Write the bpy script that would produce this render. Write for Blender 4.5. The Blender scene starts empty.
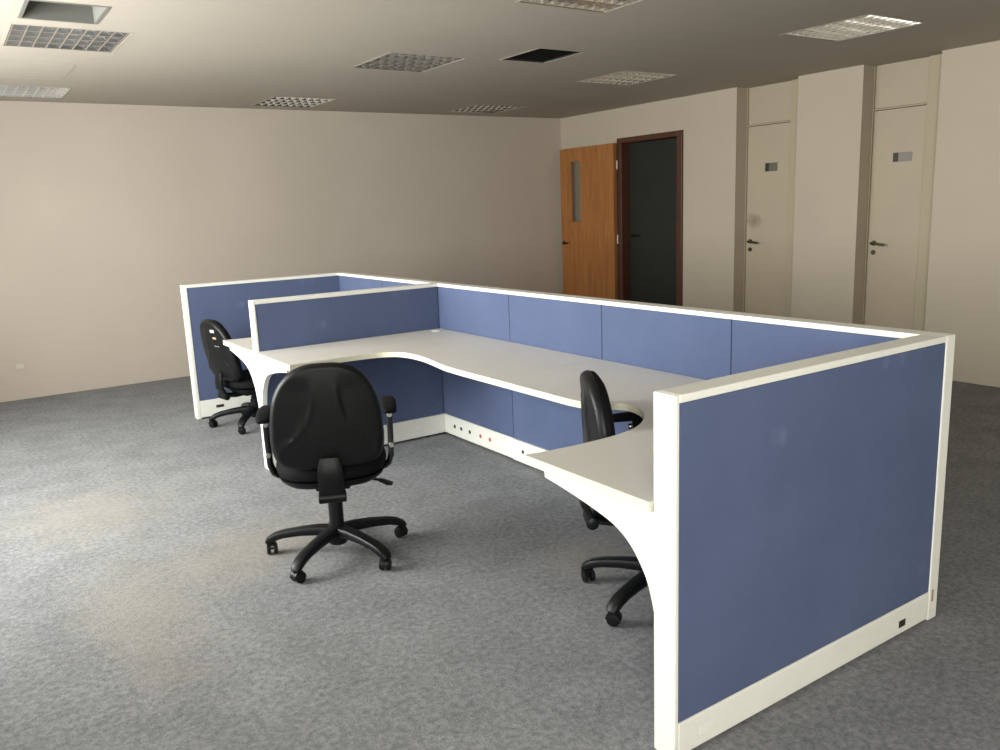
import bpy, bmesh, math, random
from mathutils import Vector, Matrix
random.seed(4)
PI = math.pi
S = bpy.context.scene
COL = S.collection

# ------------------------------------------------------------------ camera
CX, CY, CZ = -2.8175, -1.4327, 1.5246
YAW, PITCH, ROLL, FPX = 0.5877, -0.2005, -0.0402, 824.69
fwd = Vector((math.sin(YAW)*math.cos(PITCH), math.cos(YAW)*math.cos(PITCH), math.sin(PITCH)))
r0 = Vector((math.cos(YAW), -math.sin(YAW), 0)); u0 = r0.cross(fwd)
rt = r0*math.cos(ROLL) + u0*math.sin(ROLL); up = -r0*math.sin(ROLL) + u0*math.cos(ROLL)
cam = bpy.data.cameras.new('camera'); camo = bpy.data.objects.new('camera', cam); COL.objects.link(camo)
m = Matrix((rt, up, -fwd)).transposed().to_4x4(); m.translation = Vector((CX, CY, CZ))
camo.matrix_world = m
cam.sensor_width = 36.0; cam.lens = FPX/1000*36.0; cam.clip_start = 0.02
S.camera = camo

# ------------------------------------------------------------------ world, lights, exposure
S.view_settings.view_transform = 'Standard'; S.view_settings.look = 'None'
S.view_settings.gamma = 1.0; S.view_settings.use_curve_mapping = False
S.view_settings.exposure = 0.0
w = bpy.data.worlds.new('sky'); S.world = w; w.use_nodes = True
bg = w.node_tree.nodes['Background']; bg.inputs[0].default_value = (0.90, 0.95, 1.0, 1); bg.inputs[1].default_value = 0.8

XL, XR, YB, YF, ZC = -3.75, 3.864, -4.2, 7.005, 2.58
WINDOWS = [(-3.7, -2.0), (-1.75, -0.05), (0.25, 1.95), (2.2, 3.9), (4.15, 5.6)]
WZ0, WZ1 = 0.85, 2.36
WPOW = [420, 14, 32, 350, 150]
for (a, b), pw in zip(WINDOWS, WPOW):
    l = bpy.data.lights.new('window_daylight', 'AREA'); l.shape = 'RECTANGLE'
    l.size = b-a-0.04; l.size_y = WZ1-WZ0-0.04; l.energy = pw; l.color = (1.0, 0.965, 0.92)
    o = bpy.data.objects.new('window_daylight', l); COL.objects.link(o)
    o.location = (XL-0.24, (a+b)/2, (WZ0+WZ1)/2)
    o.rotation_euler = Vector((-1, 0, 0)).to_track_quat('Z', 'Y').to_euler()   # shines along +x

# ------------------------------------------------------------------ materials
def mat(name, col, rough=0.6, metal=0.0, spec=0.5, bump=None, vary=None, coat=0.0):
    """bump=(scale, strength, distance); vary=(scale, amount) brightness variation"""
    M = bpy.data.materials.new(name); M.use_nodes = True
    nt = M.node_tree; b = nt.nodes['Principled BSDF']
    b.inputs['Base Color'].default_value = (*col, 1); b.inputs['Roughness'].default_value = rough
    b.inputs['Metallic'].default_value = metal; b.inputs['Specular IOR Level'].default_value = spec
    b.inputs['Coat Weight'].default_value = coat
    tc = nt.nodes.new('ShaderNodeTexCoord')
    if vary:
        n = nt.nodes.new('ShaderNodeTexNoise'); n.inputs['Scale'].default_value = vary[0]; n.inputs['Detail'].default_value = 6
        nt.links.new(tc.outputs['Object'], n.inputs['Vector'])
        r = nt.nodes.new('ShaderNodeMapRange'); r.inputs[1].default_value = 0.3; r.inputs[2].default_value = 0.7
        r.inputs[3].default_value = 1-vary[1]; r.inputs[4].default_value = 1+vary[1]
        nt.links.new(n.outputs['Fac'], r.inputs[0])
        h = nt.nodes.new('ShaderNodeHueSaturation'); h.inputs['Color'].default_value = (*col, 1)
        nt.links.new(r.outputs[0], h.inputs['Value']); nt.links.new(h.outputs[0], b.inputs['Base Color'])
    if bump:
        n = nt.nodes.new('ShaderNodeTexNoise'); n.inputs['Scale'].default_value = bump[0]; n.inputs['Detail'].default_value = 3
        nt.links.new(tc.outputs['Object'], n.inputs['Vector'])
        bn = nt.nodes.new('ShaderNodeBump'); bn.inputs['Strength'].default_value = bump[1]; bn.inputs['Distance'].default_value = bump[2]
        nt.links.new(n.outputs['Fac'], bn.inputs['Height']); nt.links.new(bn.outputs[0], b.inputs['Normal'])
    return M

M_wall = mat('wall_paint', (0.55, 0.478, 0.412), 0.75, spec=0.2, bump=(90, 0.05, 0.002), vary=(1.1, 0.035))
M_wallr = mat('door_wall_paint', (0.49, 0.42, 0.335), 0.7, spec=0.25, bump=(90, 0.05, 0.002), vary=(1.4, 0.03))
M_ceil = mat('ceiling_paint', (0.44, 0.39, 0.335), 0.85, spec=0.1, vary=(0.8, 0.03))
M_white = mat('off_white_paint', (0.84, 0.825, 0.765), 0.42, spec=0.4, vary=(5, 0.02))
M_seam = mat('panel_core', (0.05, 0.06, 0.10), 0.8)
M_top = mat('laminate', (0.68, 0.645, 0.585), 0.36, spec=0.45, vary=(3, 0.025))
M_edge = mat('edge_band', (0.80, 0.76, 0.60), 0.5, spec=0.3)
M_door = mat('door_paint', (0.44, 0.37, 0.275), 0.5, spec=0.35, vary=(2.0, 0.03))
M_jamb = mat('door_frame_paint', (0.43, 0.365, 0.26), 0.55, spec=0.3)
M_handle = mat('dark_bronze', (0.10, 0.085, 0.06), 0.35, metal=0.8)
M_reveal = mat('jamb_paint', (0.36, 0.30, 0.20), 0.6, spec=0.3)
M_dark = mat('dark_door_paint', (0.020, 0.022, 0.018), 0.5, spec=0.3, vary=(3, 0.1))
M_black = mat('black_plastic', (0.005, 0.0055, 0.006), 0.42, spec=0.28, bump=(350, 0.08, 0.001))
M_cloth = mat('black_upholstery', (0.006, 0.006, 0.007), 0.8, spec=0.12, bump=(500, 0.3, 0.001))
M_chrome = mat('brushed_metal', (0.55, 0.54, 0.52), 0.3, metal=1.0)
M_socket = mat('socket_dark', (0.025, 0.022, 0.02), 0.5)
M_sockr = mat('socket_red', (0.50, 0.10, 0.08), 0.5)
M_plate = mat('socket_plate', (0.86, 0.85, 0.80), 0.4)
M_alu = mat('louver_aluminium', (0.88, 0.87, 0.84), 0.15, metal=1.0)
M_hous = mat('lamp_housing', (0.05, 0.05, 0.047), 0.5, metal=0.2)
M_tube = mat('tube_glass', (0.85, 0.85, 0.83), 0.15, spec=0.6)
M_duct = mat('duct_metal', (0.17, 0.165, 0.15), 0.55)
M_ductd = mat('duct_dark', (0.03, 0.03, 0.028), 0.7)
M_insert = mat('outlet_insert', (0.62, 0.56, 0.49), 0.5)
M_sign = mat('sign_dark', (0.035, 0.028, 0.018), 0.4)
M_sign2 = mat('sign_grey', (0.13, 0.12, 0.10), 0.4)
M_sign3 = mat('sign_light_grey', (0.24, 0.215, 0.19), 0.4)
M_strip = mat('white_strip', (0.85, 0.84, 0.82), 0.35)
M_strip2 = mat('orange_strip', (0.62, 0.36, 0.22), 0.45)
M_winf = mat('window_aluminium', (0.55, 0.55, 0.55), 0.4, metal=0.6)

def fabric():
    M = bpy.data.materials.new('blue_fabric'); M.use_nodes = True; nt = M.node_tree; L = nt.links
    b = nt.nodes['Principled BSDF']; b.inputs['Roughness'].default_value = 0.9; b.inputs['Specular IOR Level'].default_value = 0.15
    b.inputs['Sheen Weight'].default_value = 0.0; b.inputs['Sheen Roughness'].default_value = 0.5
    tc = nt.nodes.new('ShaderNodeTexCoord')
    n = nt.nodes.new('ShaderNodeTexNoise'); n.inputs['Scale'].default_value = 2.2; n.inputs['Detail'].default_value = 7; n.inputs['Roughness'].default_value = 0.6
    L.new(tc.outputs['Object'], n.inputs['Vector'])
    cr = nt.nodes.new('ShaderNodeValToRGB'); cr.color_ramp.elements[0].position = 0.3; cr.color_ramp.elements[1].position = 0.75
    cr.color_ramp.elements[0].color = (0.086, 0.110, 0.200, 1); cr.color_ramp.elements[1].color = (0.107, 0.134, 0.236, 1)
    L.new(n.outputs['Fac'], cr.inputs[0])
    # pale scuffs
    n2 = nt.nodes.new('ShaderNodeTexNoise'); n2.inputs['Scale'].default_value = 5.0; n2.inputs['Detail'].default_value = 3
    mp = nt.nodes.new('ShaderNodeMapping'); mp.inputs['Location'].default_value = (3.1, 0.4, 7.7)
    L.new(tc.outputs['Object'], mp.inputs[0]); L.new(mp.outputs[0], n2.inputs['Vector'])
    r2 = nt.nodes.new('ShaderNodeMapRange'); r2.inputs[1].default_value = 0.66; r2.inputs[2].default_value = 0.80; r2.inputs[4].default_value = 0.35
    L.new(n2.outputs['Fac'], r2.inputs[0])
    mx = nt.nodes.new('ShaderNodeMix'); mx.data_type = 'RGBA'
    L.new(r2.outputs[0], mx.inputs[0]); L.new(cr.outputs[0], mx.inputs[6]); mx.inputs[7].default_value = (0.27, 0.32, 0.47, 1)
    L.new(mx.outputs[2], b.inputs['Base Color'])
    n3 = nt.nodes.new('ShaderNodeTexNoise'); n3.inputs['Scale'].default_value = 420
    L.new(tc.outputs['Object'], n3.inputs['Vector'])
    bp = nt.nodes.new('ShaderNodeBump'); bp.inputs['Strength'].default_value = 0.25; bp.inputs['Distance'].default_value = 0.001
    L.new(n3.outputs['Fac'], bp.inputs['Height']); L.new(bp.outputs[0], b.inputs['Normal'])
    return M
M_fab = fabric()

def carpet():
    M = bpy.data.materials.new('carpet'); M.use_nodes = True; nt = M.node_tree; L = nt.links
    b = nt.nodes['Principled BSDF']; b.inputs['Roughness'].default_value = 0.97; b.inputs['Specular IOR Level'].default_value = 0.08
    tc = nt.nodes.new('ShaderNodeTexCoord')
    def noise(sc, det, ro=0.6, loc=None):
        n = nt.nodes.new('ShaderNodeTexNoise'); n.inputs['Scale'].default_value = sc; n.inputs['Detail'].default_value = det
        n.inputs['Roughness'].default_value = ro
        if loc:
            mp = nt.nodes.new('ShaderNodeMapping'); mp.inputs['Location'].default_value = loc
            L.new(tc.outputs['Object'], mp.inputs[0]); L.new(mp.outputs[0], n.inputs['Vector'])
        else: L.new(tc.outputs['Object'], n.inputs['Vector'])
        return n
    n = noise(42, 5, 0.75)
    cr = nt.nodes.new('ShaderNodeValToRGB'); cr.color_ramp.elements[0].position = 0.32; cr.color_ramp.elements[1].position = 0.70
    cr.color_ramp.elements[0].color = (0.140, 0.142, 0.149, 1); cr.color_ramp.elements[1].color = (0.318, 0.320, 0.330, 1)
    L.new(n.outputs['Fac'], cr.inputs[0])
    n2 = noise(4.0, 5, 0.6)
    r2 = nt.nodes.new('ShaderNodeMapRange'); r2.inputs[1].default_value = 0.3; r2.inputs[2].default_value = 0.7; r2.inputs[3].default_value = 0.87; r2.inputs[4].default_value = 1.13
    L.new(n2.outputs['Fac'], r2.inputs[0])
    h = nt.nodes.new('ShaderNodeHueSaturation'); L.new(cr.outputs[0], h.inputs['Color']); L.new(r2.outputs[0], h.inputs['Value'])
    # brownish trodden stains with shapes of their own
    def blob(x, y, rx, ry, rot):
        mp = nt.nodes.new('ShaderNodeMapping'); mp.vector_type = 'TEXTURE'
        mp.inputs['Location'].default_value = (x, y, 0); mp.inputs['Rotation'].default_value = (0, 0, rot); mp.inputs['Scale'].default_value = (rx, ry, 1)
        L.new(tc.outputs['Object'], mp.inputs[0])
        vl = nt.nodes.new('ShaderNodeVectorMath'); vl.operation = 'LENGTH'; L.new(mp.outputs[0], vl.inputs[0])
        mr = nt.nodes.new('ShaderNodeMapRange'); mr.inputs[1].default_value = 1.0; mr.inputs[2].default_value = 0.3
        ad = nt.nodes.new('ShaderNodeMath'); ad.operation = 'ADD'
        ns = noise(6, 4, 0.6, (x, y, 0)); 
        ms = nt.nodes.new('ShaderNodeMapRange'); ms.inputs[1].default_value = 0.3; ms.inputs[2].default_value = 0.7; ms.inputs[3].default_value = -0.3; ms.inputs[4].default_value = 0.35
        L.new(ns.outputs['Fac'], ms.inputs[0]); L.new(ms.outputs[0], ad.inputs[0]); L.new(vl.outputs['Value'], ad.inputs[1])
        L.new(ad.outputs[0], mr.inputs[0]); return mr.outputs[0]
    acc = None
    for a in ((-1.80, 2.25, 0.75, 0.42, 0.35), (-2.35, 3.3, 0.5, 0.6, 0.2), (-2.35, 1.9, 0.3, 0.8, 0.0), (-0.6, 1.2, 0.35, 0.25, 0.0)):
        o = blob(*a)
        if acc is None: acc = o
        else:
            mxx = nt.nodes.new('ShaderNodeMath'); mxx.operation = 'MAXIMUM'; L.new(acc, mxx.inputs[0]); L.new(o, mxx.inputs[1]); acc = mxx.outputs[0]
    sc = nt.nodes.new('ShaderNodeMath'); sc.operation = 'MULTIPLY'; sc.inputs[1].default_value = 0.42; L.new(acc, sc.inputs[0])
    mx = nt.nodes.new('ShaderNodeMix'); mx.data_type = 'RGBA'; L.new(sc.outputs[0], mx.inputs[0]); L.new(h.outputs[0], mx.inputs[6])
    mx.inputs[7].default_value = (0.32, 0.285, 0.24, 1); L.new(mx.outputs[2], b.inputs['Base Color'])
    bp = nt.nodes.new('ShaderNodeBump'); bp.inputs['Strength'].default_value = 0.6; bp.inputs['Distance'].default_value = 0.006
    n4 = noise(150, 3); L.new(n4.outputs['Fac'], bp.inputs['Height']); L.new(bp.outputs[0], b.inputs['Normal'])
    return M
M_carpet = carpet()

def wood():
    M = bpy.data.materials.new('door_wood'); M.use_nodes = True; nt = M.node_tree; L = nt.links
    b = nt.nodes['Principled BSDF']; b.inputs['Roughness'].default_value = 0.45
    tc = nt.nodes.new('ShaderNodeTexCoord'); mp = nt.nodes.new('ShaderNodeMapping'); mp.inputs['Scale'].default_value = (9, 9, 0.7)
    L.new(tc.outputs['Object'], mp.inputs[0])
    n = nt.nodes.new('ShaderNodeTexNoise'); n.inputs['Scale'].default_value = 3; n.inputs['Detail'].default_value = 6; n.inputs['Distortion'].default_value = 0.6
    L.new(mp.outputs[0], n.inputs['Vector'])
    cr = nt.nodes.new('ShaderNodeValToRGB'); cr.color_ramp.elements[0].position = 0.3; cr.color_ramp.elements[1].position = 0.7
    cr.color_ramp.elements[0].color = (0.27, 0.10, 0.026, 1); cr.color_ramp.elements[1].color = (0.40, 0.165, 0.045, 1)
    L.new(n.outputs['Fac'], cr.inputs[0]); L.new(cr.outputs[0], b.inputs['Base Color'])
    return M
M_wood = wood()
M_woodd = mat('frame_wood', (0.080, 0.028, 0.014), 0.4, vary=(8, 0.15))

def glassmat(name, tint=(0.9, 0.93, 0.93), fac=0.12):
    M = bpy.data.materials.new(name); M.use_nodes = True; nt = M.node_tree
    nt.nodes.remove(nt.nodes['Principled BSDF']); out = nt.nodes['Material Output']
    t = nt.nodes.new('ShaderNodeBsdfTransparent'); t.inputs[0].default_value = (*tint, 1)
    g = nt.nodes.new('ShaderNodeBsdfGlossy'); g.inputs['Roughness'].default_value = 0.05
    x = nt.nodes.new('ShaderNodeMixShader'); x.inputs[0].default_value = fac
    nt.links.new(t.outputs[0], x.inputs[1]); nt.links.new(g.outputs[0], x.inputs[2]); nt.links.new(x.outputs[0], out.inputs[0])
    return M
M_glass = glassmat('window_glass'); M_vis = glassmat('vision_glass', (0.85, 0.88, 0.85), 0.25)

def smudged_door():
    M = M_door.copy(); M.name = 'smudged_door_paint'; nt = M.node_tree; L = nt.links; b = nt.nodes['Principled BSDF']
    src = b.inputs['Base Color'].links[0].from_socket
    tc = nt.nodes.new('ShaderNodeTexCoord'); mp = nt.nodes.new('ShaderNodeMapping'); mp.vector_type = 'TEXTURE'
    mp.inputs['Location'].default_value = (0, 0.245, 1.295); mp.inputs['Scale'].default_value = (1, 0.12, 0.085); mp.inputs['Rotation'].default_value = (0.35, 0, 0)
    L.new(tc.outputs['Object'], mp.inputs[0])
    vl = nt.nodes.new('ShaderNodeVectorMath'); vl.operation = 'LENGTH'; L.new(mp.outputs[0], vl.inputs[0])
    n = nt.nodes.new('ShaderNodeTexNoise'); n.inputs['Scale'].default_value = 18; L.new(tc.outputs['Object'], n.inputs['Vector'])
    ad = nt.nodes.new('ShaderNodeMath'); ad.operation = 'ADD'; L.new(vl.outputs['Value'], ad.inputs[0]); L.new(n.outputs['Fac'], ad.inputs[1])
    mr = nt.nodes.new('ShaderNodeMapRange'); mr.inputs[1].default_value = 1.5; mr.inputs[2].default_value = 0.6; mr.inputs[4].default_value = 0.6
    L.new(ad.outputs[0], mr.inputs[0])
    mx = nt.nodes.new('ShaderNodeMix'); mx.data_type = 'RGBA'; L.new(mr.outputs[0], mx.inputs[0]); L.new(src, mx.inputs[6]); mx.inputs[7].default_value = (0.14, 0.10, 0.06, 1)
    L.new(mx.outputs[2], b.inputs['Base Color']); return M
M_doors = smudged_door()

# ------------------------------------------------------------------ mesh helpers
def bx(bm, x0, x1, y0, y1, z0, z1, bev=0.0):
    vs = [bm.verts.new((x, y, z)) for x in (x0, x1) for y in (y0, y1) for z in (z0, z1)]
    fs = [(0, 1, 3, 2), (4, 6, 7, 5), (0, 4, 5, 1), (2, 3, 7, 6), (0, 2, 6, 4), (1, 5, 7, 3)]
    F = [bm.faces.new([vs[i] for i in f]) for f in fs]
    if bev > 0:
        E = list({e for f in F for e in f.edges})
        bmesh.ops.bevel(bm, geom=E, offset=bev, segments=2, affect='EDGES', profile=0.5)
def prism(bm, pts, axis, a, b):
    """extrude 2-D polygon; axis 2: pts=(x,y); axis 0: pts=(y,z); axis 1: pts=(x,z)"""
    def P(p, t): return {2: (p[0], p[1], t), 0: (t, p[0], p[1]), 1: (p[0], t, p[1])}[axis]
    A = [bm.verts.new(P(p, a)) for p in pts]; B = [bm.verts.new(P(p, b)) for p in pts]
    bm.faces.new(A); bm.faces.new(B[::-1]); n = len(pts)
    for i in range(n): bm.faces.new((A[i], B[i], B[(i+1) % n], A[(i+1) % n]))
def lathe(bm, prof, c=(0, 0, 0), ax='Z', n=24):
    rings = []
    for r, t in prof:
        ring = []
        for k in range(n):
            a = 2*PI*k/n; p = (r*math.cos(a), r*math.sin(a), t)
            if ax == 'X': p = (p[2], p[0], p[1])
            if ax == 'Y': p = (p[0], p[2], p[1])
            ring.append(bm.verts.new((p[0]+c[0], p[1]+c[1], p[2]+c[2])))
        rings.append(ring)
    for i in range(len(rings)-1):
        for k in range(n):
            bm.faces.new((rings[i][k], rings[i][(k+1) % n], rings[i+1][(k+1) % n], rings[i+1][k]))
    bm.faces.new(rings[0][::-1]); bm.faces.new(rings[-1])
def sweep(bm, path, secs, n=10):
    """path: points; secs: (half width, half height) per point; cross-section ellipse-ish"""
    P = [Vector(p) for p in path]; rings = []
    prevn = None
    for i, p in enumerate(P):
        t = (P[min(i+1, len(P)-1)]-P[max(i-1, 0)]).normalized()
        ref = Vector((0, 0, 1)) if abs(t.z) < 0.93 else (Vector((0, 1, 0)))
        if prevn is not None: ref = prevn
        s = t.cross(ref).normalized(); nn = s.cross(t).normalized(); prevn = nn
        hw, hh = secs[i] if isinstance(secs, list) else secs
        ring = []
        for k in range(n):
            a = 2*PI*(k+0.5)/n; ca, sa = math.cos(a), math.sin(a)
            e = 0.6
            q = p + s*hw*math.copysign(abs(ca)**e, ca) + nn*hh*math.copysign(abs(sa)**e, sa)
            ring.append(bm.verts.new(q))
        rings.append(ring)
    for i in range(len(rings)-1):
        for k in range(n):
            bm.faces.new((rings[i][k], rings[i+1][k], rings[i+1][(k+1) % n], rings[i][(k+1) % n]))
    bm.faces.new(rings[0]); bm.faces.new(rings[-1][::-1])
def obj(name, bm, m, parent=None, smooth=False, bevel=0.0):
    bmesh.ops.recalc_face_normals(bm, faces=bm.faces)
    me = bpy.data.meshes.new(name); bm.to_mesh(me); bm.free()
    me.materials.append(m)
    o = bpy.data.objects.new(name, me); COL.objects.link(o)
    if parent: o.parent = parent
    if smooth:
        for p in me.polygons: p.use_smooth = True
        me.set_sharp_from_angle(angle=math.radians(38))
    if bevel:
        b = o.modifiers.new('bevel', 'BEVEL'); b.width = bevel; b.segments = 2; b.limit_method = 'ANGLE'
    return o
def BM(): return bmesh.new()
def thing(name, label, cat, loc=(0, 0, 0), rz=0.0, group=None):
    o = bpy.data.objects.new(name, None); COL.objects.link(o); o.empty_display_size = 0.1
    o.location = loc; o.rotation_euler = (0, 0, rz); o['label'] = label; o['category'] = cat
    if group: o['group'] = group
    o['kind'] = 'thing'
    return o
def tag(o, label, cat, group=None):
    o['label'] = label; o['category'] = cat
    if group: o['group'] = group
    o['kind'] = 'thing'
    return o
def struct(name, bm=None, m=None, label=None, cat=None, loc=(0, 0, 0)):
    if bm is None:
        o = bpy.data.objects.new(name, None); COL.objects.link(o); o.location = loc
    else: o = obj(name, bm, m)
    o['kind'] = 'structure'
    if label: o['label'] = label; o['category'] = cat
    return o
def slab(bm, ax, t0, t1, u0, u1, v0, v1, holes):
    """solid slab normal to axis ax between t0,t1 with rectangular holes (ua,ub,va,vb)"""
    us = sorted({u0, u1, *[h[0] for h in holes], *[h[1] for h in holes]}); vs = sorted({v0, v1, *[h[2] for h in holes], *[h[3] for h in holes]})
    us = [u for u in us if u0 <= u <= u1]; vs = [v for v in vs if v0 <= v <= v1]
    cache = {}
    def V(u, v, t):
        k = (u, v, t)
        if k not in cache:
            cache[k] = bm.verts.new({0: (t, u, v), 1: (u, t, v), 2: (u, v, t)}[ax])
        return cache[k]
    def solid(i, j):
        if i < 0 or j < 0 or i >= len(us)-1 or j >= len(vs)-1: return False
        cu, cv = (us[i]+us[i+1])/2, (vs[j]+vs[j+1])/2
        return not any(h[0] < cu < h[1] and h[2] < cv < h[3] for h in holes)
    for i in range(len(us)-1):
        for j in range(len(vs)-1):
            if not solid(i, j): continue
            a, b, c, d = us[i], us[i+1], vs[j], vs[j+1]
            for t in (t0, t1): bm.faces.new((V(a, c, t), V(b, c, t), V(b, d, t), V(a, d, t)))
            if not solid(i-1, j): bm.faces.new((V(a, c, t0), V(a, d, t0), V(a, d, t1), V(a, c, t1)))
            if not solid(i+1, j): bm.faces.new((V(b, c, t0), V(b, d, t0), V(b, d, t1), V(b, c, t1)))
            if not solid(i, j-1): bm.faces.new((V(a, c, t0), V(b, c, t0), V(b, c, t1), V(a, c, t1)))
            if not solid(i, j+1): bm.faces.new((V(a, d, t0), V(b, d, t0), V(b, d, t1), V(a, d, t1)))

# ------------------------------------------------------------------ the room
RX = XR+0.16                                     # plane of the recessed doors
REC = [(3.53, 4.23), (2.225, 2.885)]             # recesses in the door wall
OPEN = (4.93, 5.945, 2.245)                      # outer size of the dark timber frame
bm = BM(); bx(bm, XL-0.2, XR+0.5, YB-0.2, YF+0.2, -0.1, 0.0)
struct('floor', bm, M_carpet, 'mottled grey office carpet with brownish worn patches', 'floor')
LW, LH = 0.62, 0.66
LIGHTS = [(-2.02, 4.17), (0.22, 4.17), (2.37, 4.17), (-2.04, 6.42), (0.20, 6.45), (2.37, 6.40), (0.20, 2.02), (2.36, 2.01)]
VENTS = [(-2.30, -1.92, 3.27, 3.70), (0.78, 1.20, 3.32, 3.82)]
holes = [(x-LW/2+0.012, x+LW/2-0.012, y-LH/2+0.012, y+LH/2-0.012) for x, y in LIGHTS] + [(a+0.015, b-0.015, c+0.015, d-0.015) for a, b, c, d in VENTS]
bm = BM(); slab(bm, 2, ZC, ZC+0.04, XL-0.2, XR+0.5, YB-0.2, YF+0.2, holes)
struct('ceiling', bm, M_ceil, 'plain cream plaster ceiling with recessed lamps', 'ceiling')
bm = BM(); bx(bm, XL-0.2, XR+0.5, YF, YF+0.2, 0, ZC)
struct('wall_back', bm, M_wall, 'long cream wall at the far end of the office', 'wall')
bm = BM(); bx(bm, XL-0.2, XR+0.5, YB-0.2, YB, 0, ZC)
struct('wall_front', bm, M_jamb, 'cream wall behind the viewer', 'wall')
bm = BM(); slab(bm, 0, XL-0.2, XL, YB, YF, 0, ZC, [(a, b, WZ0, WZ1) for a, b in WINDOWS])
struct('wall_left', bm, M_wall, 'cream wall with a row of windows left of the view', 'wall')
bm = BM(); slab(bm, 0, XR, XR+0.16, YB, YF, 0, ZC, [(REC[0][0], REC[0][1], 0, ZC), (REC[1][0], REC[1][1], 0, ZC), (OPEN[0]+0.02, OPEN[1]-0.02, 0, OPEN[2]-0.02)])
bx(bm, RX+0.06, RX+0.16, YB, YF, 0, ZC)                # masonry closing the recesses behind the doors
struct('wall_right', bm, M_wallr, 'beige wall with the wooden door and two recessed doors', 'wall')

for i, (a, b) in enumerate(WINDOWS):
    r = struct('window_%d' % (i+1), label='aluminium framed window in the left wall', cat='window', loc=(XL-0.1, (a+b)/2, WZ0))
    h = (b-a)/2; H_ = WZ1-WZ0
    bm = BM()
    slab(bm, 0, -0.03, 0.03, -h, h, 0, H_, [(-h+0.05, -0.025, 0.05, H_-0.05), (0.025, h-0.05, 0.05, H_-0.05)])
    obj('window_frame', bm, M_winf, r)
    for s in (-1, 1):
        bm = BM(); bx(bm, -0.003, 0.003, min(s*0.025, s*(h-0.05)), max(s*0.025, s*(h-0.05)), 0.05, H_-0.05)
        obj('window_pane', bm, M_glass, r)

# door_1: timber frame with the orange wooden leaf folded back on the wall
d = struct('door_1', label='orange-brown wooden door with narrow glass slit, swung open against the wall', cat='door', loc=(XR, 5.93, 0))
bm = BM()
y0, y1, zt = OPEN[0]-5.93, OPEN[1]-5.93, OPEN[2]; fw = 0.075
for a, b, c, e in ((y0, y0+fw, 0, zt), (y1-fw, y1, 0, zt), (y0+fw, y1-fw, zt-fw*0.75, zt)): bx(bm, -0.025, 0.155, a, b, c, e, 0.004)
f = obj('door_frame', bm, M_woodd, d); f['label'] = 'dark brown timber frame'
LY0, LY1, LZ = 5.935, 6.925, 2.195
bm = BM(); slab(bm, 0, -0.085, -0.045, LY0-5.93, LY1-5.93, 0.01, LZ, [(6.54-5.93, 6.725-5.93, 1.31, 2.035)])
leaf = obj('door_leaf', bm, M_wood, d)
bm = BM(); bx(bm, -0.062, -0.056, 6.54-5.93, 6.725-5.93, 1.31, 2.035); obj('vision_panel', bm, M_vis, leaf)
bm = BM(); lathe(bm, [(0.024, -0.093), (0.024, -0.0855)], (0, 6.87-5.93, 1.05), 'X', 16)
sweep(bm, [(-0.092, 0.94, 1.05), (-0.125, 0.94, 1.05), (-0.13, 0.93, 1.05), (-0.13, 0.83, 1.05)], (0.009, 0.009), 8)
obj('door_handle', bm, M_black, leaf, True)
for z in (0.25, 1.1, 1.95):
    bm = BM(); lathe(bm, [(0.009, z-0.05), (0.009, z+0.05)], (-0.04, -0.004, 0), 'Z', 10); obj('hinge', bm, M_chrome, leaf)
# door_2: the dark door standing closed inside that frame
d = struct('door_2', label='dark grey-green door inside the brown timber frame', cat='door', loc=(XR+0.1, 5.44, 0))
bm = BM(); bx(bm, 0, 0.04, OPEN[0]+fw+0.004-5.44, OPEN[1]-fw-0.004-5.44, 0.008, OPEN[2]-fw*0.75-0.004, 0.002); obj('door_leaf', bm, M_dark, d)
bm = BM(); sweep(bm, [(0, 0.37, 1.14), (-0.045, 0.37, 1.14), (-0.05, 0.36, 1.14), (-0.05, 0.25, 1.14)], (0.010, 0.010), 8); lathe(bm, [(0.024, -0.01), (0.024, -0.001)], (0, 0.37, 1.14), 'X', 16)
obj('door_handle', bm, M_black, d, True)

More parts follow.
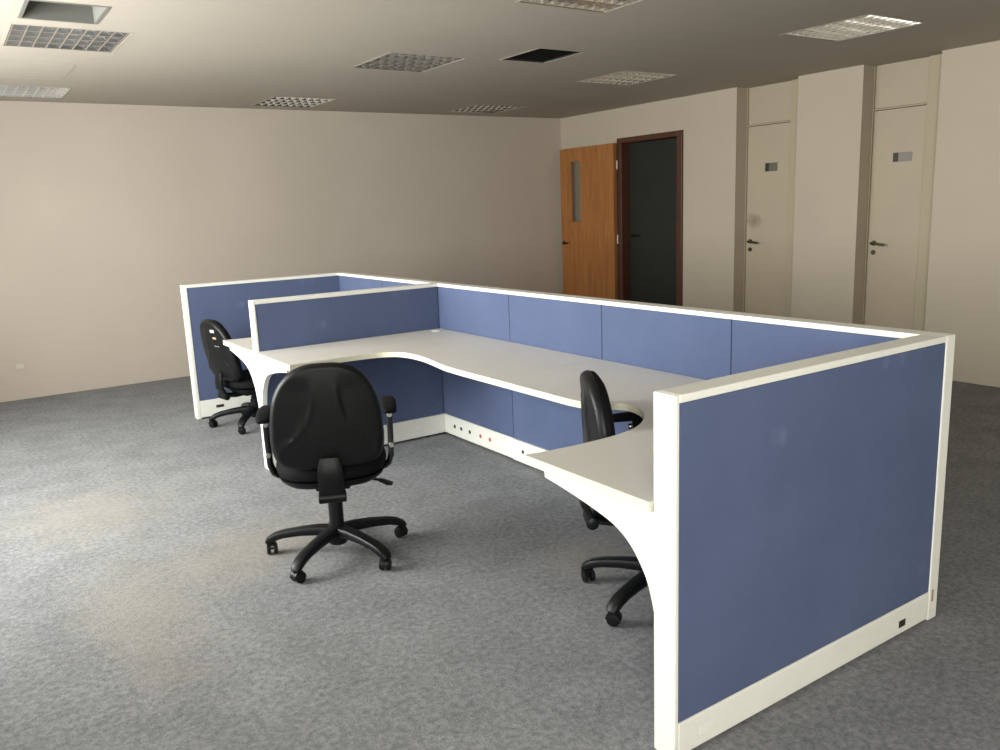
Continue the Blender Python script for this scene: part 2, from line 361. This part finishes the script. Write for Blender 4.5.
def recessed_door(n, rec, doorm, jamb, sign_m, label):
    a, b = rec
    d = struct('door_%d' % n, label=label, cat='door', loc=(RX, (a+b)/2, 0))
    o = -(a+b)/2; DZ = 2.205
    bm = BM()                                      # frame: near jamb, far jamb, head
    bx(bm, -0.03, 0.055, a+o+0.002, a+o+jamb, 0, ZC-0.002, 0.003)
    bx(bm, -0.012, 0.055, b+o-0.012, b+o-0.002, 0, ZC-0.002, 0.002)
    bx(bm, -0.012, 0.055, a+o+jamb, b+o-0.012, DZ+0.004, DZ+0.016, 0.002)
    obj('door_frame', bm, M_jamb, d)
    bm = BM(); bx(bm, 0.004, 0.055, a+o+jamb+0.003, b+o-0.015, DZ+0.02, ZC-0.003); obj('transom_panel', bm, M_door, d)
    bm = BM(); bx(bm, 0.0, 0.04, a+o+jamb+0.004, b+o-0.016, 0.008, DZ, 0.003); lf = obj('door_leaf', bm, doorm, d)
    hy = b+o-0.07
    bm = BM(); lathe(bm, [(0.022, -0.010), (0.024, -0.003), (0.024, -0.0005)], (0, hy, 1.085), 'X', 18)
    sweep(bm, [(-0.008, hy, 1.085), (-0.045, hy, 1.085), (-0.052, hy-0.012, 1.085), (-0.052, hy-0.06, 1.08), (-0.05, hy-0.12, 1.072)], (0.009, 0.011), 10)
    obj('door_handle', bm, M_handle, lf, True)
    bm = BM(); lathe(bm, [(0.021, -0.008), (0.021, -0.0005)], (0, hy, 1.005), 'X', 18); obj('lock_rosette', bm, M_handle, lf, True)
    ys = {3: (3.995, 3.855), 4: (2.675, 2.51)}[n]; z0, z1 = {3: (1.765, 1.845), 4: (1.77, 1.845)}[n]
    mid = ys[0]-0.045
    bm = BM(); bx(bm, -0.006, -0.0005, ys[1]+o, mid+o, z0, z1, 0.001); sg = obj('door_sign', bm, sign_m, lf)
    bm = BM(); bx(bm, -0.008, -0.0005, mid+o+0.0005, ys[0]+o, z0, z1, 0.001); obj('sign_end', bm, M_sign, sg)
    return d
recessed_door(3, REC[0], M_doors, 0.17, M_sign2, 'cream door with dark sign plate and a smudge above the handle')
recessed_door(4, REC[1], M_door, 0.17, M_sign3, 'cream door with grey sign plate, nearest on the right wall')

# wall outlet low on the far wall
bm = BM(); bx(bm, -2.41, -2.29, YF-0.008, YF-0.0005, 0.265, 0.34, 0.003)
o = obj('wall_outlet', bm, M_wall); tag(o, 'small cream wall outlet low on the far wall at left', 'wall outlet')
bm = BM(); bx(bm, -2.38, -2.32, YF-0.011, YF-0.0075, 0.283, 0.322, 0.002); obj('socket_insert', bm, M_insert, o)

# ceiling access panel
bm = BM(); slab(bm, 2, ZC-0.003, ZC-0.0005, -2.62, -1.86, 5.02, 5.70, [(-2.60, -1.88, 5.04, 5.68)])
o = obj('ceiling_hatch', bm, M_ceil); tag(o, 'flush cream access hatch in the ceiling near the far left lamp', 'ceiling hatch')
bm = BM(); bx(bm, -2.598, -1.882, 5.042, 5.678, ZC-0.002, ZC-0.0005); obj('hatch_panel', bm, M_ceil, o)

# ------------------------------------------------------------------ ceiling lamps
def make_lamp():
    t = thing('ceiling_lamp', '', 'ceiling lamp')
    hx, hy, dp = LW/2, LH/2, 0.075
    bm = BM(); slab(bm, 2, -0.002, -0.0003, -hx-0.002, hx+0.002, -hy-0.002, hy+0.002, [(-hx+0.014, hx-0.014, -hy+0.014, hy-0.014)]); obj('lamp_trim', bm, M_ceil, t)
    bm = BM(); e = 0.013
    bx(bm, -hx+e, -hx+e+0.002, -hy+e, hy-e, 0, dp+0.02); bx(bm, hx-e-0.002, hx-e, -hy+e, hy-e, 0, dp+0.02)
    bx(bm, -hx+e, hx-e, -hy+e, -hy+e+0.002, 0, dp+0.02); bx(bm, -hx+e, hx-e, hy-e-0.002, hy-e, 0, dp+0.02)
    bx(bm, -hx+e, hx-e, -hy+e, hy-e, dp+0.02, dp+0.024); obj('lamp_housing', bm, M_hous, t)
    # aluminium louver: four troughs along y, eight cross blades each
    bm = BM(); a = hx-0.022; b = hy-0.022; nx, ny = 8, 4; lh = 0.048
    for i in range(nx+1):                           # cross blades
        x = -a+2*a*i/nx; prism(bm, [(x-0.0045, 0.001), (x+0.0045, 0.001), (x+0.006, lh*0.5), (x+0.008, lh), (x-0.008, lh), (x-0.006, lh*0.5)], 1, -b, b)
    for j in range(ny+1):                           # parabolic side reflectors
        y = -b+2*b*j/ny; prism(bm, [(y-0.005, 0.001), (y+0.005, 0.001), (y+0.012, lh*0.4), (y+0.022, lh), (y-0.022, lh), (y-0.012, lh*0.4)], 0, -a, a)
    obj('louver', bm, M_alu, t)
    for j in range(ny):
        y = -b+2*b*(j+0.5)/ny; bm = BM(); lathe(bm, [(0.008, -a), (0.0125, -a+0.01), (0.0125, a-0.01), (0.008, a)], (0, y, dp-0.008), 'X', 12); obj('lamp_tube', bm, M_tube, t, True)
    return t
LL = ['louvered ceiling lamp at far left, just beyond the open grey vent',
      'dark louvered ceiling lamp above the middle desks, left of the square dark vent',
      'louvered ceiling lamp in front of the wooden door, right of the square dark vent',
      'louvered ceiling lamp at far left edge, beside the far wall',
      'dark louvered ceiling lamp close to the middle of the far wall',
      'faint louvered ceiling lamp near the far corner by the wooden door',
      'glittering louvered ceiling lamp cut off by the top edge of the photo',
      'bright glittering louvered ceiling lamp in front of the two cream doors']
def copy_tree(o, parent=None):
    c = o.copy(); COL.objects.link(c)
    if parent: c.parent = parent
    for ch in list(o.children): copy_tree(ch, c)
    return c
lamp = make_lamp()
for i, (x, y) in enumerate(LIGHTS):
    t = lamp if i == 0 else copy_tree(lamp)
    t.location = (x, y, ZC); t['label'] = LL[i]; t['group'] = 'louvered ceiling lamps'

for k, (a, b, c, e) in enumerate(VENTS):
    t = thing('ceiling_vent', ['open square ceiling vent with grey duct box, at top left', 'small dark square ceiling vent between two louvered lamps'][k], 'ceiling vent', ((a+b)/2, (c+e)/2, ZC), 0, 'square ceiling vents')
    hx, hy = (b-a)/2, (e-c)/2
    bm = BM(); slab(bm, 2, -0.002, -0.0003, -hx, hx, -hy, hy, [(-hx+0.018, hx-0.018, -hy+0.018, hy-0.018)]); obj('vent_frame', bm, M_duct if k == 0 else M_ceil, t)
    bm = BM(); q = 0.017; dp = 0.10
    bx(bm, -hx+q, -hx+q+0.003, -hy+q, hy-q, 0, dp); bx(bm, hx-q-0.003, hx-q, -hy+q, hy-q, 0, dp)
    bx(bm, -hx+q, hx-q, -hy+q, -hy+q+0.003, 0, dp); bx(bm, -hx+q, hx-q, hy-q-0.003, hy-q, 0, dp)
    bx(bm, -hx+q, hx-q, -hy+q, hy-q, dp, dp+0.004); obj('duct_box', bm, M_duct if k == 0 else M_ductd, t)
    if k == 1:
        bm = BM()
        for j in range(9):
            y = -hy+0.05+j*(2*hy-0.1)/8; prism(bm, [(y-0.014, 0.004), (y-0.012, 0.003), (y+0.014, 0.028), (y+0.012, 0.029)], 0, -hx+0.022, hx-0.022)
        s_ = obj('vent_blade', bm, M_ductd, t)

# ------------------------------------------------------------------ partitions
PH, PT, BZ = 1.043, 0.08, 0.145
def partition(label, L_, loc, rz, post0, post1, bz=BZ, group='blue and white office partitions', inset=0.0):
    """local x along the panel 0..L_, y across 0..PT (y=0 face is 'front'); posts of given width at the ends"""
    t = thing('cubicle_divider', label, 'office partition', loc, rz, group)
    zt = PH-0.022
    bm = BM(); bx(bm, post0, L_-post1, 0.012, PT-0.012, 0.04, zt); obj('panel_core', bm, M_seam, t)
    bm = BM(); bx(bm, 0.0 if not post0 else post0+0.0005, L_ if not post1 else L_-post1-0.0005, 0.0, PT, zt, PH, 0.003); obj('top_rail', bm, M_white, t)
    for x0, x1, p in ((0, post0, post0), (L_-post1, L_, post1)):
        if p:
            bm = BM(); bx(bm, x0, x1, 0, PT, 0.004, PH, 0.004); obj('end_post', bm, M_white, t)
    for y0, y1 in ((0.003, 0.0125), (PT-0.0125, PT-0.003)):
        bm = BM(); bx(bm, post0+0.0022, L_-post1-0.0022, y0, y1, bz+0.002, zt-0.001, 0.002); obj('fabric_panel', bm, M_fab, t)
    bm = BM(); bx(bm, post0+0.001, L_-post1-0.001, -inset, PT+inset, 0.014, bz, 0.004); obj('base_trunking', bm, M_white, t)
    for x in (0.12, L_-0.12):
        bm = BM(); lathe(bm, [(0.022, 0.0), (0.022, 0.006), (0.006, 0.008), (0.006, 0.0145)], (x, PT/2, 0), 'Z', 14)
        obj('levelling_foot', bm, M_black, t)
    return t
def socket(t, x, y, z, m, r=0.012, nrm=-1, rect=None):
    """round or rectangular outlet on the face y, facing nrm"""
    bm = BM()
    if rect: bx(bm, x-rect[0]/2, x+rect[0]/2, min(y, y+nrm*0.0015), max(y, y+nrm*0.0015), z-rect[1]/2, z+rect[1]/2, 0.001)
    else: lathe(bm, [(r, y+nrm*0.0002), (r, y+nrm*0.0015)] if nrm > 0 else [(r, y-0.0015), (r, y-0.0002)], (x, 0, z), 'Y', 16)
    return obj('outlet', bm, m, t)
W = 1.331
# wings run along x, from the free end post to the spine; y=0 local face looks to the viewer
near = partition('large blue partition at the near end, its wide outer face to the viewer', W+0.006, (-W-0.006, 0, 0), 0, 0.016, 0.055, bz=0.115)
socket(near, W-0.219, 0, 0.052, M_socket, rect=(0.040, 0.026)); s_ = socket(near, 0.127, 0, 0.062, M_plate, rect=(0.055, 0.03)); s_['label'] = 'white outlet'
socket(near, W-0.03, 0, 0.098, M_reveal, rect=(0.012, 0.045))
mid = partition('blue partition across the middle, between the far cubicle and the long desks', W-PT, (-W, 3.385, 0), 0, 0.016, 0.0)
socket(mid, 1.04, 0, 0.088, M_plate, r=0.018)
far = partition('blue partition at the far end, behind the half-hidden chair', W, (-W, 5.046, 0), 0, 0.03, 0.055)
socket(far, 0.18, 0, 0.085, M_socket, rect=(0.060, 0.022))
# spine modules: local x -> world +y means rz=90deg, local y -> world -x, so local y=PT face looks at the desks
YS = [PT, 0.8974, 1.7321, 2.5591, 3.425, 4.236, 5.0435]
SL = ['blue spine panel nearest the viewer, joined to the big end partition', 'second blue spine panel from the near end, behind the curved desk corner',
      'third blue spine panel from the near end, behind the side-on chair', 'blue spine panel with the row of round outlets in its base, touching the middle partition',
      'blue spine panel just beyond the middle partition, in the far cubicle', 'last blue spine panel, meeting the far end partition']
for i in range(6):
    ins = 0.008 if i in (0, 1, 2) else 0.0
    s = partition(SL[i], YS[i+1]-YS[i], (0, YS[i], 0), PI/2, 0, 0, inset=ins)
    if i == 3:
        for y, m_ in ((3.254, M_socket), (3.17, M_socket), (3.062, M_socket), (2.932, M_sockr), (2.82, M_sockr)):
            socket(s, y-YS[i], PT, 0.080, m_, r=0.013, nrm=1)
    if i == 2: socket(s, 2.45-YS[i], PT+ins, 0.085, M_socket, r=0.012, nrm=1)

# ------------------------------------------------------------------ desks
def smooth_curve(pts, n=6):
    out = []
    P = [Vector((p[0], p[1])) for p in pts]
    for i in range(len(P)-1):
        p0 = P[max(i-1, 0)]; p1 = P[i]; p2 = P[i+1]; p3 = P[min(i+2, len(P)-1)]
        for k in range(n):
            t = k/n
            q = 0.5*((2*p1)+(p2-p0)*t+(2*p0-5*p1+4*p2-p3)*t*t+(3*p1-p0-3*p2+p3)*t**3)
            out.append((q.x, q.y))
    out.append((P[-1].x, P[-1].y)); return out
SHALLOW = [(-0.752, 1.35), (-0.745, 1.2), (-0.722, 1.05), (-0.703, 0.92), (-0.698, 0.80), (-0.712, 0.69), (-0.75, 0.625), (-0.83, 0.583), (-0.97, 0.565), (-1.13, 0.562), (-1.25, 0.565), (-1.343, 0.575)]
def desk(label, y0, sgn, length, shallow=False):
    """y0: wing face the desk starts from, sgn: direction of +v; local v measured from the wing face"""
    t = thing('desk', label, 'desk', (-0.7, y0, 0), 0, 'curved L-shaped desks fitted between the partitions')
    xo = 0.7
    f = lambda p: (p[0]+xo, p[1]*sgn)
    curve = smooth_curve(SHALLOW if shallow else [(-0.752, 1.08), (-0.740, 1.01), (-0.702, 0.95), (-0.658, 0.895), (-0.638, 0.83), (-0.672, 0.735), (-0.75, 0.645), (-0.85, 0.580), (-0.97, 0.550), (-1.13, 0.546), (-1.25, 0.555), (-1.343, 0.572)], 6)
    x_in = -PT-0.004
    outl = [(x_in, 0.004), (x_in, length), (-0.752, length)] + curve + [(-1.346, 0.570), (-1.346, 0.004)]
    outl = [f(p) for p in outl]
    bm = BM(); prism(bm, outl, 2, 0.713, 0.741); obj('worktop', bm, M_top, t)
    # edge band along the free edge
    edge = [(-0.752, length)] + curve + [(-1.346, 0.570), (-1.346, 0.004)]
    edge = [Vector(f(p)) for p in edge]; off = []
    for i, p in enumerate(edge):
        tt = (edge[min(i+1, len(edge)-1)]-edge[max(i-1, 0)]).normalized(); nrm = Vector((-tt.y, tt.x))*(-sgn)*-1
        off.append(p-nrm*0.002*(1))
    mid_ = Vector((0.3, 0.3*sgn))
    bm = BM()
    A = [[bm.verts.new((p.x, p.y, z)) for z in (0.7125, 0.7405)] for p in edge]; B = [[bm.verts.new((p.x, p.y, z)) for z in (0.7125, 0.7405)] for p in off]
    for i in range(len(edge)-1):
        for Q in (A, B): bm.faces.new((Q[i][0], Q[i+1][0], Q[i+1][1], Q[i][1]))
        for z in (0, 1): bm.faces.new((A[i][z], A[i+1][z], B[i+1][z], B[i][z]))
    for i in (0, -1): bm.faces.new((A[i][0], A[i][1], B[i][1], B[i][0]))
    obj('edge_band', bm, M_edge, t)
    # curved gable bracket under the end of the desk, against the end post
    pr = [(0.002, 0.7125), (0.49, 0.7125), (0.486, 0.684)] + smooth_curve([(0.46, 0.681), (0.40, 0.673), (0.32, 0.660), (0.24, 0.645), (0.17, 0.627), (0.12, 0.603), (0.085, 0.575), (0.055, 0.540), (0.030, 0.50), (0.012, 0.45)], 4) + [(0.002, 0.41)]
    bm = BM(); prism(bm, [(v*sgn, z) for v, z in pr], 0, -1.331+xo, -1.303+xo); obj('gable_bracket', bm, M_white, t)
    bm = BM()                                       # steel cantilever under the inner corner
    bx(bm, -0.60+xo, -0.092+xo, min(sgn*(length-0.10), sgn*(length-0.06)), max(sgn*(length-0.10), sgn*(length-0.06)), 0.675, 0.7125, 0.003)
    obj('support_arm', bm, M_white, t)
    bm = BM(); lathe(bm, [(0.034, 0.7412), (0.034, 0.744), (0.028, 0.745)], (-0.155+xo, sgn*0.085, 0), 'Z', 24)
    g = obj('cable_grommet', bm, M_plate, t, True)
    return t
desk('near curved L-shaped desk, its cream tip beside the big end partition', PT, 1, 1.655)
desk('middle curved L-shaped desk, behind the foreground chair', 3.385, -1, 1.647, True)
desk('far curved L-shaped desk, mostly hidden behind the middle partition', 3.465, 1, 1.57)

# ------------------------------------------------------------------ chairs
def pad(outline, rings, place, disp=None):
    """closed pillow: outline(a)->(u,v) unit-ish; rings [(scale, depth)] front centre -> rim -> back centre; place(u,v,d)->xyz"""
    bm = BM(); n = 56; R_ = []
    for s, d in rings:
        ring = []
        for k in range(n):
            u, v = outline(2*PI*k/n); ring.append(bm.verts.new(place(u*s, v*s, d + (disp(u*s, v*s, d) if disp else 0))))
        R_.append(ring)
    for i in range(len(R_)-1):
        for k in range(n): bm.faces.new((R_[i][k], R_[i][(k+1) % n], R_[i+1][(k+1) % n], R_[i+1][k]))
    bm.faces.new(R_[0][::-1]); bm.faces.new(R_[-1]); return bm
def sup(a, e):
    c, s = math.cos(a), math.sin(a)
    return math.copysign(abs(c)**e, c), math.copysign(abs(s)**e, s)
SEAT_Z = 0.447; BACK_Z0, BACK_Z1 = 0.470, 0.930
def back_outline(a):
    c, s = sup(a, 0.66 if math.sin(a) > 0 else 0.42); v = s*(BACK_Z1-BACK_Z0)/2
    wv = 0.238*(1-0.27*((1+s)/2)**3)
    return c*wv, v
def back_place(off):
    def P(u, v, d):
        y = -0.215 + off + d + 0.22*u*u*4*0.35 - 0.10*(v+0.05)*1.0 + 0.25*(v+0.1)**2*0.6
        return (u, y, (BACK_Z0+BACK_Z1)/2+v)
    return P
def ridges(u, v, d):
    g = 0.052+0.150*max(0, min(1, (0.12-v)/0.25))**2.6
    dist = abs(abs(u)-g); fade = 1 if v < 0.12 else max(0, 1-(v-0.12)/0.06)
    fade *= 1 if v > -0.17 else 0
    rel = -0.005*math.exp(-(dist/0.010)**2)*fade
    inner = 0.006 if abs(u) > g else 0
    sm = 1/(1+math.exp(-(abs(u)-g)/0.006))
    return rel*(1 if d < 0 else 0) + (0.005*sm*fade if d < 0 else 0)
def make_chair():
    t = thing('office_chair', '', 'chair')
    rs = [0.02]+[i/22 for i in range(1, 20)]
    # front cushion of the back
    rings = [(s, 0.052-0.016*s**3) for s in rs] + [(0.93, 0.032), (0.975, 0.022), (0.985, 0.010), (0.98, 0.002), (0.9, 0.0), (0.4, 0.0), (0.02, 0.0)]
    back = obj('backrest', pad(back_outline, rings, back_place(0.0)), M_cloth, t, True)
    ro = [0.02]+[i/40 for i in range(1, 38)]
    rings = [(s, -0.030+0.004*s**4) for s in ro] + [(0.955, -0.023), (0.985, -0.014), (1.0, -0.002), (0.995, 0.006), (0.96, 0.004), (0.5, 0.001), (0.02, 0.001)]
    sh = obj('back_shell', pad(back_outline, rings, back_place(-0.002), ridges), M_black, t, True)
    sh['label'] = 'moulded plastic back shell'
    # seat
    def seat_out(a):
        c, s = sup(a, 0.66); return c*0.245*(1-0.05*max(0, -s)), s*0.235
    def seat_pl(u, v, d): return (u, v+0.035, SEAT_Z+d - (0.035*max(0, v-0.12)/0.12)**1.0*0.6 + 0.12*u*u)
    rings = [(s, 0.030-0.006*s**4) for s in rs] + [(0.94, 0.018), (0.985, 0.002), (1.0, -0.015), (0.985, -0.032), (0.93, -0.040), (0.4, -0.042), (0.02, -0.042)]
    obj('seat', pad(seat_out, rings, seat_pl), M_cloth, t, True)
    rings = [(0.02, 0), (0.4, 0), (0.9, 0), (0.965, -0.002), (0.94, -0.016), (0.84, -0.036), (0.62, -0.054), (0.4, -0.058), (0.02, -0.058)]
    obj('seat_shell', pad(seat_out, rings, lambda u, v, d: (u, v+0.035, SEAT_Z-0.0425+d)), M_black, t, True)
    # tilt mechanism
    bm = BM(); bx(bm, -0.075, 0.075, -0.10, 0.11, 0.335, 0.374, 0.008); m_ = obj('tilt_mechanism', bm, M_black, t)
    bm = BM()
    sweep(bm, [(0.06, 0.02, 0.352), (0.14, 0.0, 0.348), (0.20, -0.015, 0.338), (0.225, -0.02, 0.328)], [(0.006, 0.006)]*4, 8)
    sweep(bm, [(0.205, -0.016, 0.338), (0.24, -0.024, 0.322), (0.262, -0.03, 0.318)], [(0.012, 0.008), (0.017, 0.010), (0.010, 0.007)], 10); obj('lever', bm, M_black, m_, True)
    # back support upright
    bm = BM()
    sweep(bm, [(0, -0.06, 0.350), (0, -0.16, 0.348), (0, -0.232, 0.362), (0, -0.262, 0.42), (0, -0.262, 0.49), (0, -0.256, 0.53)], [(0.048, 0.012), (0.055, 0.014), (0.056, 0.016), (0.055, 0.015), (0.052, 0.012), (0.04, 0.006)], 12)
    obj('back_support', bm, M_black, t, True)
    bm = BM(); lathe(bm, [(0.020, -0.058), (0.024, -0.055), (0.024, 0.055), (0.020, 0.058)], (0, -0.235, 0.352), 'X', 16); obj('adjuster_knob', bm, M_black, t, True)
    # gas column
    bm = BM(); lathe(bm, [(0.034, 0.08), (0.034, 0.14), (0.033, 0.15), (0.033, 0.265), (0.026, 0.268), (0.026, 0.30), (0.018, 0.302), (0.018, 0.336)], n=24); obj('gas_column', bm, M_black, t, True)
    # arms
    for s in (-1, 1):
        bm = BM()
        sweep(bm, [(s*0.17, 0.00, 0.392), (s*0.235, 0.00, 0.400), (s*0.254, 0.00, 0.415), (s*0.266, 0.0, 0.45), (s*0.268, 0.005, 0.53), (s*0.270, 0.01, 0.62), (s*0.270, 0.01, 0.664)],
              [(0.035, 0.008), (0.035, 0.009), (0.035, 0.011), (0.034, 0.012), (0.030, 0.013), (0.028, 0.013), (0.030, 0.013)], 12)
        ar = obj('armrest', bm, M_black, t, True)
        bm = BM(); sweep(bm, [(s*0.268, -0.125, 0.674), (s*0.268, -0.11, 0.678), (s*0.269, -0.03, 0.682), (s*0.270, 0.06, 0.682), (s*0.268, 0.12, 0.678), (s*0.266, 0.135, 0.672)],
              [(0.018, 0.008), (0.030, 0.015), (0.034, 0.016), (0.034, 0.016), (0.030, 0.015), (0.018, 0.008)], 12); obj('arm_pad', bm, M_cloth, ar, True)
        for z in (0.50, 0.64):
            bm = BM(); lathe(bm, [(0.010, -0.038), (0.012, -0.034), (0.012, -0.018)], (s*0.268, 0, z), 'Y', 14); b_ = obj('adjuster_button', bm, M_chrome, ar, True); b_['label'] = 'metallic button'
    # five-star base with casters
    bm = BM(); R5 = 0.313
    lathe(bm, [(0.040, 0.055), (0.046, 0.065), (0.050, 0.10), (0.044, 0.135), (0.034, 0.142)], n=24)
    for k in range(5):
        a = 2*PI*k/5; c, s = math.cos(a), math.sin(a)
        prof = [(0.02, 0.112, 0.034, 0.026), (0.09, 0.116, 0.031, 0.023), (0.17, 0.110, 0.028, 0.020), (0.25, 0.098, 0.027, 0.018), (0.29, 0.086, 0.027, 0.018), (0.323, 0.068, 0.025, 0.016), (0.333, 0.056, 0.018, 0.010)]
        sweep(bm, [(c*r, s*r, z) for r, z, _, _ in prof], [(h_, v_) for _, _, h_, v_ in prof], 12)
    base = obj('five_star_base', bm, M_black, t, True)
    for k in range(5):
        a = 2*PI*k/5; c, s = math.cos(a), math.sin(a)
        bm = BM()
        for q in (-1, 1): lathe(bm, [(0.016, q*0.006), (0.0245, q*0.008), (0.026, q*0.014), (0.0245, q*0.022), (0.014, q*0.025)] if q > 0 else [(0.014, -0.025), (0.0245, -0.022), (0.026, -0.014), (0.0245, -0.008), (0.016, -0.006)], (0, 0, 0.0262), 'Y', 20)
        lathe(bm, [(0.006, -0.018), (0.006, 0.018)], (0, 0, 0.0262), 'Y', 8)
        lathe(bm, [(0.007, 0.044), (0.007, 0.070)], (0.016, 0, 0), 'Z', 10)
        # hood
        hp = [(0.030*math.cos(b_), 0.0262+0.030*math.sin(b_)) for b_ in [math.radians(x) for x in range(-5, 130, 15)]]
        hp += [(0.024*math.cos(b_), 0.0262+0.024*math.sin(b_)) for b_ in [math.radians(x) for x in range(125, -10, -15)]]
        prism(bm, hp, 1, -0.019, 0.019)
        cst = obj('caster', bm, M_black, base, True)
        cst.location = (c*R5, s*R5, 0); cst.rotation_euler = (0, 0, a+random.uniform(-1.5, 1.5))
    return t
def child(t, name): return [c for c in t.children if c.name.split('.')[0] == name][0]
chair = make_chair()
#            x      y      facing(world deg)  base phase(world deg)  drop  label
CH = [(-1.488, 1.95, 66.5, 70, 0.0, 'black office chair in the foreground, seen from behind before the middle desk'),
      (-0.678, 0.764, -32, 119, 0.02, 'black office chair seen side-on, tucked into the near desk beside the end partition'),
      (-1.00, 4.63, 9, 161, 0.10, 'black office chair in the far cubicle, half hidden behind the middle partition')]
chairs = [chair, copy_tree(chair), copy_tree(chair)]
for t, (x, y, fa, bp_, dr, lab) in zip(chairs, CH):
    rz = math.radians(fa-90); t.location = (x, y, 0); t.rotation_euler = (0, 0, rz); t['label'] = lab; t['group'] = 'black swivel office chairs'
    child(t, 'five_star_base').rotation_euler = (0, 0, math.radians(bp_)-rz)
    if dr:
        for c in t.children:
            if c.name.split('.')[0] not in ('five_star_base', 'gas_column'): c.location.z -= dr
        gc = child(t, 'gas_column'); gc.scale = (1, 1, (0.336-dr)/0.336)
    if 0 < dr < 0.05:                              # seat pushed back over its column
        for nm in ('five_star_base', 'gas_column'): child(t, nm).location.y += 0.045
    if dr > 0.05:
        for nm in ('backrest', 'back_shell'):        # reclined back
            c = child(t, nm); p = Vector((0, -0.2, 0.45)); Rm = Matrix.Rotation(math.radians(7), 3, 'X')
            c.rotation_euler = (math.radians(7), 0, 0); q = p-Rm@p; c.location = (q.x, q.y, q.z-dr)
        P_ = back_place(-0.002)  # thin white, orange and grey strips laid on the back shell
        for (u_, v_, w_, h_, mm_, nm) in ((0.075, 0.155, 0.05, 0.020, M_strip, 'white strip'), (0.085, 0.105, 0.045, 0.014, M_strip2, 'orange strip'), (0.09, 0.045, 0.07, 0.007, M_duct, 'grey strip')):
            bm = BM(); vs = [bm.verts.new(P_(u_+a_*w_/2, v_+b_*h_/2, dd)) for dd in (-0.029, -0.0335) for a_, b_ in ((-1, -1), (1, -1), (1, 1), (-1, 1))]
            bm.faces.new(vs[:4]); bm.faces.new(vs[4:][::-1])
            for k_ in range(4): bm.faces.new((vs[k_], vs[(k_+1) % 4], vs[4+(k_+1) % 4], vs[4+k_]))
            lb = obj('shell_strip', bm, mm_, child(t, 'back_shell')); lb['label'] = nm
